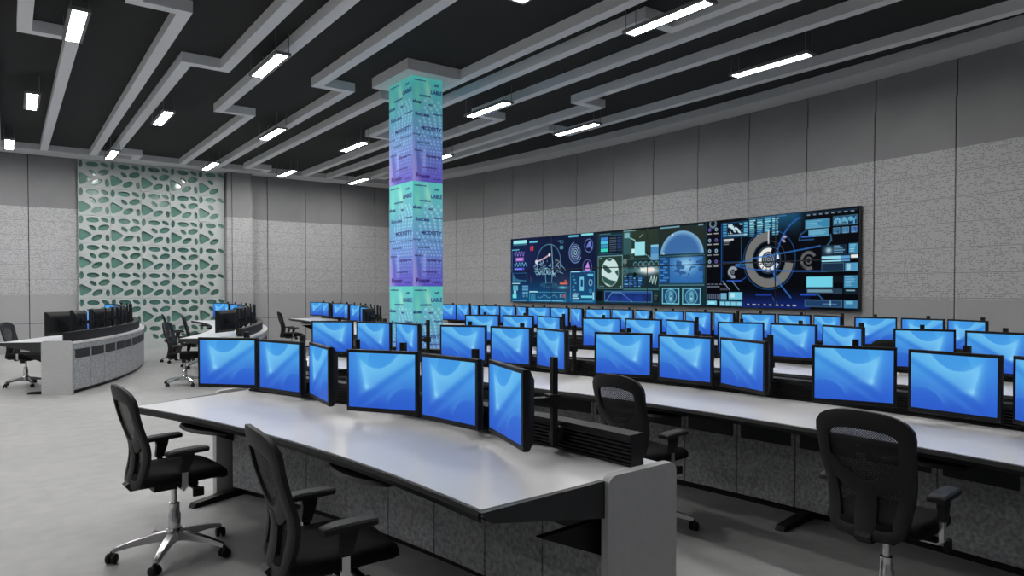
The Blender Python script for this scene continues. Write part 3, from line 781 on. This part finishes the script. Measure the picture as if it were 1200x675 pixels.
# ------------------------------------------------------------------ consoles
NEAR, FAR = (-7.8, 1.7), (-7.8, 17.3)
def PT(cn, R, ph, z=0.):
    return (cn[0] + R * math.cos(ph), cn[1] + R * math.sin(ph), z)
def sweep(m, cn, prof, p0, p1, n):
    m.loft([[PT(cn, r, lerp(p0, p1, i / n), z) for r, z in prof] for i in range(n + 1)])
def rbox(m, cn, r0, r1, z0, z1, p0, p1, n=1):
    sweep(m, cn, [(r0, z0), (r1, z0), (r1, z1), (r0, z1)], p0, p1, n)
TOP = .765
def console(cn, R0, p0, p1, sets, label, bays, back):
    pm = (p0 + p1) / 2
    base = PT(cn, R0 + .85, pm)
    t = thing('operator_console', label, 'desk', base)
    n = max(4, int(abs(p1 - p0) * R0 / .2)); n = min(n, 48)
    B = lambda mm, nm, mt, par=t, **k: mm.build(nm, mt, par, off=base, **k)
    e = .004 / R0
    m = MB(); rbox(m, cn, R0, R0 + 1.02, TOP - .028, TOP, p0, p1, n); B(m, 'worktop', M['desk_white'])
    m = MB()
    sweep(m, cn, [(R0 - .016, TOP - .024), (R0 - .008, TOP - .046), (R0 - .001, TOP - .046), (R0 - .001, TOP - .003), (R0 - .010, TOP - .006)], p0, p1, n)
    B(m, 'edge_band', M['black_edge'])
    m = MB(); rbox(m, cn, R0 + .05, R0 + .66, TOP - .062, TOP - .03, p0 + e, p1 - e, n); B(m, 'underframe', M['black_plastic'])
    ip0, ip1 = p0 + .04 / R0, p1 - .04 / R0
    m = MB(); rbox(m, cn, R0 + .725, R0 + .985, .055, TOP - .03, ip0, ip1, n); B(m, 'cabinet_body', M['bracket'])
    m = MB(); rbox(m, cn, R0 + .76, R0 + .95, 0, .054, ip0, ip1, n); B(m, 'plinth', M['black_plastic'])
    # slatted equipment rail
    z0, z1 = TOP + .001, TOP + .142
    prof = [(R0 + .84, z0)]
    k = 6; zz = z0 + .012; st = (z1 - .026 - zz) / k
    for i in range(k):
        prof += [(R0 + .84, zz + i * st), (R0 + .855, zz + i * st + .004), (R0 + .855, zz + (i + .42) * st), (R0 + .84, zz + (i + .48) * st)]
    prof += [(R0 + .84, z1 - .02), (R0 + .836, z1), (R0 + .93, z1), (R0 + .93, z0)]
    m = MB(); sweep(m, cn, prof, p0 + .05 / R0, p1 - .05 / R0, n); B(m, 'slat_rail', M['rail_black'])
    # bays: felt panels with a dark vent grille at the top
    for side in ((0, 1) if back else (0,)):
        for i in range(bays):
            a, b = lerp(ip0, ip1, i / bays), lerp(ip0, ip1, (i + 1) / bays)
            g = .004 / R0
            rr = (R0 + .700, R0 + .724) if side == 0 else (R0 + .986, R0 + 1.008)
            m = MB(); rbox(m, cn, *rr, .06, TOP - .034, a + g, b - g, 2)
            fp = B(m, 'front_panel' if side == 0 else 'rear_panel', M['felt'])
            w = b - a
            m = MB(); z_ = (.47, .655) if side == 0 else (.52, .655)
            rbox(m, cn, rr[0] - .003 if side == 0 else rr[1] - .002, rr[0] + .002 if side == 0 else rr[1] + .004, *z_, a + w * .07, b - w * .07, 2)
            B(m, 'vent_grille', M['vent'], fp)
    # ends
    for s, p in ((1, p0), (-1, p1)):
        th = .038 / R0 * s
        prof = []
        rA, rB, zt = R0 + .60, R0 + 1.03, TOP + .022
        prof.append((rA, .0)); prof.append((rB, .0))
        for k in range(7):
            a = k / 6 * PI / 2; prof.append((rB - .045 + .045 * math.cos(a), zt - .045 + .045 * math.sin(a)))
        for k in range(7):
            a = PI / 2 + k / 6 * PI / 2; prof.append((rA + .045 + .045 * math.cos(a), zt - .045 + .045 * math.sin(a)))
        m = MB(); m.loft([[PT(cn, r, p - .006 / R0 * s, z) for r, z in prof], [PT(cn, r, p - .006 / R0 * s - th, z) for r, z in prof]]); B(m, 'end_panel', M['grey_end'])
        pr = [(R0 - .016, TOP - .004), (R0 + .598, TOP + .002), (R0 + .598, TOP - .15), (R0 + .03, TOP - .05)]
        m = MB(); m.loft([[PT(cn, r, p - .0006 / R0 * s, z) for r, z in pr], [PT(cn, r, p - .026 / R0 * s, z) for r, z in pr]]); B(m, 'side_bracket', M['bracket'])
        pr = [(R0 + .30, .585), (R0 + .695, .585), (R0 + .695, .41)]
        m = MB(); m.loft([[PT(cn, r, p + .03 / R0 * s, z) for r, z in pr], [PT(cn, r, p + .06 / R0 * s, z) for r, z in pr]]); B(m, 'gusset', M['black_plastic'])
    for i, ph in enumerate(sets):
        a = .26 / R0
        m = MB(); rings = []
        for k in range(9):
            q = k / 8; bow = .07 * (1 - (2 * q - 1) ** 2)
            r0 = R0 + .045 - bow
            rings.append([PT(cn, r, lerp(ph - a, ph + a, q), z) for r, z in ((r0, .672), (R0 + .34, .672), (R0 + .34, .690), (r0 + .012, .690))])
        m.loft(rings); B(m, 'keyboard_tray', M['black_plastic'], smooth=40)
    fs = [ip0 + .03 / R0] + [(a + b) / 2 for a, b in zip(sets[:-1], sets[1:])] + [ip1 - .03 / R0]
    for p in fs:
        w = .03 / R0
        m = MB(); sweep(m, cn, [(R0 + .34, 0), (R0 + .758, 0), (R0 + .758, .05), (R0 + .64, .05), (R0 + .36, .032)], p - w, p + w, 1)
        B(m, 'foot', M['black_plastic'])
    return t

# ------------------------------------------------------------------ monitors
MW, MH = .47, .36
def wallpaper(nu=64, nv=50):
    v, u = np.meshgrid(np.linspace(0, 1, nv), np.linspace(0, 1, nu), indexing='ij')
    top, bot = A3(78, 166, 230), A3(44, 88, 198)
    c = lerp(top, bot, sstep(.1, 1.05, v)[..., None])
    c = lerp(c, A3(48, 104, 214), ((1 - sstep(0, .3, u)) * .5)[..., None])
    lite = A3(118, 196, 240)
    yb_ = .27 - .30 * ((u - .43) / .34) ** 2
    d = v - yb_
    ins = (u > .02) & (u < .92)
    vd = .66 - .62 * (u - .27) / .70
    below = sstep(0, .02, d) * (1 - sstep(-.02, .10, v - vd)) * sstep(.10, .26, u)
    c = lerp(c, lite, (below * (.38 + .47 * np.exp(-np.abs(d) / .14)))[..., None])
    c = lerp(c, A3(74, 164, 232), ((1 - sstep(0, .015, d)) * ins * .7)[..., None])
    c = lerp(c, A3(60, 140, 222), ((1 - sstep(0, .01, d)) * (u > .33 - .25 * v) * (u < .7) * .5)[..., None])
    xl = .14 + .13 * np.clip(v / .66, 0, 1) ** .8
    s = np.where(u > xl, np.exp(-(u - xl) / .10), np.exp(-(xl - u) / .02)) * sstep(.70, .60, v) * sstep(.05, .3, v)
    c = lerp(c, A3(132, 208, 250), (s * .75)[..., None])
    cusp = np.exp(-(((u - .275) / .04) ** 2 + ((v - .62) / .05) ** 2))
    c = lerp(c, A3(150, 218, 252), (cusp * .6)[..., None])
    b2 = np.exp(-((v - vd - .13) / .07) ** 2) * sstep(.2, .5, u)
    c = lerp(c, A3(40, 98, 206), (b2 * .36)[..., None])
    b3 = np.exp(-((v - vd - .27) / .06) ** 2) * sstep(.1, .4, u)
    c = lerp(c, A3(72, 146, 228), (b3 * .35)[..., None])
    rd = np.hypot((u - .88) * 1.28, v - .98)
    ci = 1 - sstep(.355, .37, rd)
    c = lerp(c, A3(46, 98, 206), (ci * .45)[..., None])
    rim = np.exp(-np.abs(rd - .37) / np.where(rd > .37, .07, .008)) * sstep(.98, .60, u) * sstep(1.0, .75, v + .2 * (u - .5))
    c = lerp(c, A3(92, 166, 236), (rim * .45)[..., None])
    return c
WP = wallpaper()
def make_monitor(mirror, side, label):
    """faces -X; the pole stands at x = 0 and is clamped to the rail behind it; the panel hangs in front"""
    t = thing('computer_monitor', label, 'monitor')
    zc, xf, d = TOP + .25, (-.265 if side else -.205), .026
    m = MB()
    def ring(x, w, h): return [(x, -w / 2, zc - h / 2), (x, w / 2, zc - h / 2), (x, w / 2, zc + h / 2), (x, -w / 2, zc + h / 2)]
    m.loft([ring(xf, MW - .004, MH - .004), ring(xf + .004, MW, MH), ring(xf + d, MW, MH), ring(xf + d + .012, MW - .012, MH - .016), ring(xf + d + .040, MW - .06, MH - .10), ring(xf + d + .048, MW - .11, MH - .16)])
    m.build('casing', M['black_plastic'], t)
    bz, bb = .018, .026
    yl, yr = (MW / 2 - bz), -(MW / 2 - bz)
    grid_picture('screen', (xf - .0012, yl, zc + MH / 2 - bz), (xf - .0012, yr, zc + MH / 2 - bz), (xf - .0012, yl, zc - MH / 2 + bb), WP.shape[1], WP.shape[0], WP, M['screen'], t, mirror=mirror)
    m = MB(); m.box((-.012, 0, TOP + .243), (.026, .036, .425)); m.build('pole', M['black_plastic'], t)
    m = MB(); m.box((.0155, 0, TOP + .085), (.026, .05, .075)); m.box((-.012, 0, TOP + .07), (.034, .046, .05)); m.build('rail_clamp', M['black_plastic'], t)
    xa, xb = xf + d + .044, -.022
    m = MB(); m.box(((xa + xb) / 2, 0, zc), (xb - xa, .045, .03)); m.box((xa + .010, 0, zc), (.018, .11, .11)); m.box((-.022, 0, zc), (.055, .056, .055)); m.build('mount_arm', M['black_plastic'], t)
    return t
PROTO = {}
def monitor(cn, R0, ph, tang, toe, mirror, label, group):
    zr = R0 + .60 + (-.045 if toe else 0.)
    p = ph + tang / (R0 + .6)
    rot = p + toe
    cx, cy, _ = PT(cn, zr, p)
    d = -.265 if toe else -.205                         # the panel's place in front of its pole
    loc = (cx - d * math.cos(rot), cy - d * math.sin(rot), .0)
    k = (mirror, bool(toe))
    if k not in PROTO:
        pr = PROTO[k] = make_monitor(mirror, bool(toe), label); pr.location = loc; pr.rotation_euler = (0, 0, rot); pr['group'] = group
        return pr
    return dup(PROTO[k], loc, rot, label, group)

ORD = ['first', 'second', 'third', 'fourth', 'fifth', 'sixth', 'seventh']
CON = {
 'A': (NEAR, 9.15, 1.9, 22.05, [8.1, 17.8], 'curved white console nearest the viewer, its grey end panel in front', 'foreground console', 8, False, False),
 'B': (NEAR, 11.43, -12.5, 29.0, [-8.9, -.5, 8., 16.4, 24.7], 'long curved white console in the second row, running off at right', 'second-row console', 20, False, True),
 'C': (NEAR, 13.71, -2.0, 26.2, [1.7, 8.6, 15.5, 22.6], 'curved white console in the third row, mostly hidden behind blue monitors', 'third-row console', 16, False, True),
 'E': (FAR, 9.15, -32.7, 5.0, [-27., -17.8, -8.6, .6], 'curved console at far left, seen from its grey speckled rear panels', 'far left console', 14, True, False),
 'F': (FAR, 11.43, -29.4, 3.6, [-25., -16.8, -8.6, -.4], 'curved console before the patterned screen, monitors seen from behind', 'patterned-screen console', 16, True, False),
 'G': (FAR, 13.71, -26.6, 1.9, [-23., -16., -9., -2.], 'curved console far back, just left of the pillar', 'console left of the pillar', 16, True, False),
}
ang = math.radians(4.3)
dc = (8.42 - 200.6 * math.cos(ang), 8.0 - 200.6 * math.sin(ang))
dsets = [math.degrees(math.asin((y - dc[1]) / 200.6)) for y in (3.61, 5.19, 6.72, 8.22, 9.72, 11.19, 12.66)]
CON['D'] = (dc, 200.0, dsets[0] - .255, dsets[-1] + .26, dsets, 'long straight console in the last row below the video wall', 'last-row console', 24, False, False)
for key, (cn, R0, a0, a1, sets, label, short, bays, back, mir) in CON.items():
    rs = [R_(s) for s in sets]
    console(cn, R0, R_(a0), R_(a1), rs, label, bays, back)
    for i, ph in enumerate(rs):
        # phi grows to the left in the picture; sets listed right to left
        nth = 'only' if len(rs) == 1 else ORD[i]
        for nm, tg, toe in (('left', .53, R_(22)), ('middle', 0., 0.), ('right', -.49, -R_(21))):
            seen = 'blue screen' if key in 'ABCD' else 'monitor'
            lb = '%s %s of the %s trio from the right on the %s' % (nm, seen, nth, short)
            monitor(cn, R0, ph, tg * (.96 if key == 'D' else 1.), toe, (mir and True) or (key == 'D' and i > 0), lb, 'monitors on the ' + short)

# ------------------------------------------------------------------ task chairs
def make_chair(label):
    """faces +X, origin on the floor under the gas lift"""
    t = thing('task_chair', label, 'chair')
    m = MB()
    for k in range(5):
        a = 2 * PI * k / 5 + .35
        d = Vector((math.cos(a), math.sin(a), 0)); w = Vector((-d.y, d.x, 0))
        rings = []
        for r, z, hw, hh in ((.02, .115, .030, .028), (.10, .112, .026, .022), (.22, .095, .020, .014), (.315, .072, .016, .010)):
            c = d * r + Vector((0, 0, z))
            rings.append([c - w * hw - Vector((0, 0, hh)), c + w * hw - Vector((0, 0, hh)), c + w * hw * .7 + Vector((0, 0, hh)), c - w * hw * .7 + Vector((0, 0, hh))])
        m.loft(rings)
    m.lathe([(.05, .085), (.05, .14), (.042, .155)], 20)
    sb = m.build('star_base', M['chrome'], t, smooth=35)
    for k in range(5):
        a = 2 * PI * k / 5 + .35
        cx, cy = .318 * math.cos(a), .318 * math.sin(a)
        b = a + 1.1
        m = MB()
        for s in (-1, 1):
            ax = Vector((-math.sin(b), math.cos(b), 0))
            fw = Vector((math.cos(b), math.sin(b), 0)); up = Vector((0, 0, 1))
            cc = Vector((cx, cy, .028)) + ax * s * .016
            rings = []
            for q, rr in ((-.012, .022), (-.008, .028), (.008, .028), (.012, .022)):
                rings.append([cc + ax * q + fw * rr * math.cos(2 * PI * j / 14) + up * rr * math.sin(2 * PI * j / 14) for j in range(14)])
            m.loft(rings)
        m.tube([(cx, cy, .03), (cx, cy, .068)], .009, 8)
        m.box((cx, cy, .045), (.03, .016, .026), b)
        m.build('caster', M['black_plastic'], t, smooth=40)
    m = MB(); m.lathe([(.034, .156), (.034, .235), (.028, .245), (.028, .30), (.016, .302), (.016, .41)], 18); m.build('gas_lift', M['chrome'], t, smooth=35)
    m = MB(); m.box((-.01, 0, .425), (.24, .17, .05)); m.box((-.16, 0, .43), (.16, .07, .025)); m.box((.06, -.15, .418), (.03, .16, .02)); m.box((.06, -.235, .405), (.06, .02, .05))
    bevel(m.build('tilt_mechanism', M['black_plastic'], t), .006)
    # seat: rounded cushion with a waterfall front
    m = MB(); rings = []
    N = 36
    def outline(sc, z, drop=0.):
        out = []
        for k in range(N):
            a = 2 * PI * k / N; ca, sa = math.cos(a), math.sin(a)
            x = .255 * abs(ca) ** .62 * (1 if ca > 0 else -1) * sc; y = .226 * abs(sa) ** .62 * (1 if sa > 0 else -1) * sc
            x += .02
            zz = z - (max(0, x - .13) ** 2) * 2.2 + y * y * .12 - drop
            out.append((x, y, zz))
        return out
    for sc, z in ((.80, .448), (.93, .455), (1., .475), (1., .495), (.965, .512), (.86, .522), (.5, .520), (.12, .518)):
        rings.append(outline(sc, z))
    m.loft(rings); m.build('seat', M['chair_black'], t, smooth=60)
    # back: curved surface x(y,z)
    def bx(y, z):
        q = z - .46
        return -.245 + .10 * math.exp(-((z - .62) / .16) ** 2) * .45 - .15 * max(0, z - .66) ** 1.25 + .75 * y * y - .02 * q
    def wid(z):                      # half width of the outer outline's centre line
        s = (z - .50) / .49
        return .138 + .042 * math.sin(min(1., max(0, s)) * PI * .62)
    def ribbon(m, pts, w, th):
        n = len(pts); rings = []
        for i, (y, z) in enumerate(pts):
            p0, p1 = Vector(pts[max(i - 1, 0)]), Vector(pts[min(i + 1, n - 1)])
            if i == 0 and pts[0] == pts[-1]: p0 = Vector(pts[-2])
            if i == n - 1 and pts[0] == pts[-1]: p1 = Vector(pts[1])
            tt = (p1 - p0).normalized(); nn = Vector((-tt.y, tt.x))
            ww = w[i] if isinstance(w, list) else w
            R = []
            for sg, dx in ((-1, -th / 2), (-.6, -th * .75), (.6, -th * .75), (1, -th / 2), (1, th / 2), (-1, th / 2)):
                yy, zz = y + nn.x * ww / 2 * sg, z + nn.y * ww / 2 * sg
                R.append((bx(yy, zz) + dx, yy, zz))
            rings.append(R)
        m.loft(rings, True, pts[0] != pts[-1])
    # outer loop
    loop = []
    zs = np.linspace(.505, .90, 15)
    for z in zs: loop.append((wid(z), z))
    wtop = wid(.90)
    for k in range(1, 12):
        a = PI * k / 12
        loop.append((wtop * (abs(math.cos(a)) ** .8) * (1 if math.cos(a) > 0 else -1), .90 + .075 * math.sin(a) ** .75))
    for z in zs[::-1]: loop.append((-wid(z), z))
    wb = wid(.505)
    for k in range(1, 8):
        a = PI * k / 8
        loop.append((-wb * (abs(math.cos(a)) ** .6) * (1 if math.cos(a) > 0 else -1), .505 - .040 * math.sin(a) ** .6))
    loop.append(loop[0])
    m = MB()
    ribbon(m, loop, [.058 + .024 * sstep(.86, .96, np.array(z)) for _, z in loop], .020)
    cr = [(q * (wid(.76) - .004), .695 - .035 * math.cos(q * PI / 2) + .075 * abs(q) ** 2.2) for q in np.linspace(-1, 1, 15)]
    ribbon(m, cr, .072, .019)
    ribbon(m, [(0, .685), (0, .62), (0, .55), (0, .49), (0, .45)], [.085, .090, .095, .095, .08], .024)
    bf = m.build('backrest_frame', M['chair_frame'], t, smooth=50)
    # mesh skin inside the loop
    m = MB(); rows_ = []
    zz = np.linspace(.472, .966, 26)
    for z in zz:
        if z <= .505: w = wb * max(.02, 1 - ((.505 - z) / .041) ** 1.6) ** .6
        elif z <= .90: w = wid(z)
        else: w = wtop * (1 - ((z - .90) / .076) ** 2.2) ** .5
        rows_.append([(bx(y, z) + .006, y, z) for y in np.linspace(-w, w, 13)])
    vs = [p for r in rows_ for p in r]
    m.add(vs, [(i * 13 + j, i * 13 + j + 1, (i + 1) * 13 + j + 1, (i + 1) * 13 + j) for i in range(25) for j in range(12)])
    m.build('backrest_mesh', M['chair_mesh'], t, smooth=180)
    # support from mechanism to back
    m = MB(); m.loft([[(x - .012, -w, z - h), (x - .012, w, z - h), (x + .012, w, z + h), (x + .012, -w, z + h)] for x, z, w, h in ((-.12, .432, .032, .010), (-.19, .430, .036, .010), (-.232, .438, .036, .012), (-.252, .462, .036, .008))])
    m.build('back_support', M['chair_frame'], t, smooth=40)
    for s in (-1, 1):
        y = s * .238
        m = MB()
        rings = []
        for x, w, h in ((-.11, .026, .008), (-.105, .034, .012), (-.05, .038, .014), (.05, .038, .014), (.105, .034, .012), (.115, .022, .007)):
            zc = .648 - .25 * max(0, x - .06) ** 2 - .12 * max(0, -x - .03)
            rings.append([(x, y - w, zc - h), (x, y + w, zc - h), (x, y + w, zc + h * .4), (x, y + w * .8, zc + h), (x, y - w * .8, zc + h), (x, y - w, zc + h * .4)])
        m.loft(rings)
        m.loft([[(x - a, y - .016, z), (x + a, y - .016, z), (x + a, y + .016, z), (x - a, y + .016, z)] for x, z, a in (( .0, .638, .038), (.0, .60, .030), (-.012, .545, .024), (-.014, .53, .022))])
        ar = m.build('armrest', M['chair_frame'], t, smooth=40)
        m = MB()
        m.box((-.014, y, .49), (.032, .020, .10))
        m.tube([(-.014, y, .445), (-.012, y - s * .02, .428), (-.01, y - s * .17, .426)], .012, 8)
        m.build('arm_sleeve', M['chrome'], ar, smooth=40)
    return t
CHAIRS = [(.77, 4.36, 6, 'black mesh task chair at the left end of the foreground console, chrome star base'),
 (1.05, 2.70, -2, 'black mesh task chair at the bottom edge, pulled up to foreground console'),
 (3.32, 3.05, 2, 'black mesh task chair seen from behind, just past the grey end panel'),
 (3.29, 1.51, 3, 'large black mesh task chair at lower right, back turned to viewer'),
 (.22, 13.35, -24, 'black task chair at the far left edge beside the far left console'),
 (2.28, 11.95, -28, 'nearest black task chair of three before the patterned screen'),
 (3.02, 14.45, -15, 'middle black task chair of three before the patterned screen, slightly turned'),
 (2.88, 15.75, -8, 'farthest black task chair of three before the patterned screen'),
 (5.28, 15.75, -6, 'black task chair far back, at the end of console left of pillar'),
 (7.70, 3.40, 5, 'black task chair half hidden before the last console row, at right')]
cp = None
for x, y, a, lb in CHAIRS:
    if cp is None:
        cp = make_chair(lb); cp.location = (x, y, 0); cp.rotation_euler = (0, 0, R_(a)); cp['group'] = 'black task chairs at the consoles'
    else:
        dup(cp, (x, y, 0), R_(a), lb)

# ------------------------------------------------------------------ camera, world, view
cam = bpy.data.cameras.new('camera'); co = bpy.data.objects.new('camera', cam); C.objects.link(co)
cam.sensor_width = 36; cam.lens = 24.0; cam.clip_start = .05; cam.clip_end = 100
th = math.radians(36.458)
pitch = math.radians(1.0)
co.location = (0, 0, H_EYE)
co.rotation_euler = (PI / 2 - pitch, 0, -th)
cam.shift_y = (800 * math.tan(pitch) + .5) / 1200
bpy.context.scene.camera = co
w = bpy.data.worlds.new('world'); bpy.context.scene.world = w; w.use_nodes = True
w.node_tree.nodes['Background'].inputs[0].default_value = (.05, .05, .05, 1)
w.node_tree.nodes['Background'].inputs[1].default_value = .2
sc = bpy.context.scene
sc.view_settings.view_transform = 'Standard'; sc.view_settings.look = 'None'
sc.view_settings.exposure = 0; sc.view_settings.gamma = 1; sc.view_settings.use_curve_mapping = False
sc.cycles.max_bounces = 10; sc.cycles.diffuse_bounces = 6; sc.cycles.transparent_max_bounces = 12
sc.cycles.use_denoising = True
sc.cycles.sample_clamp_indirect = 4.
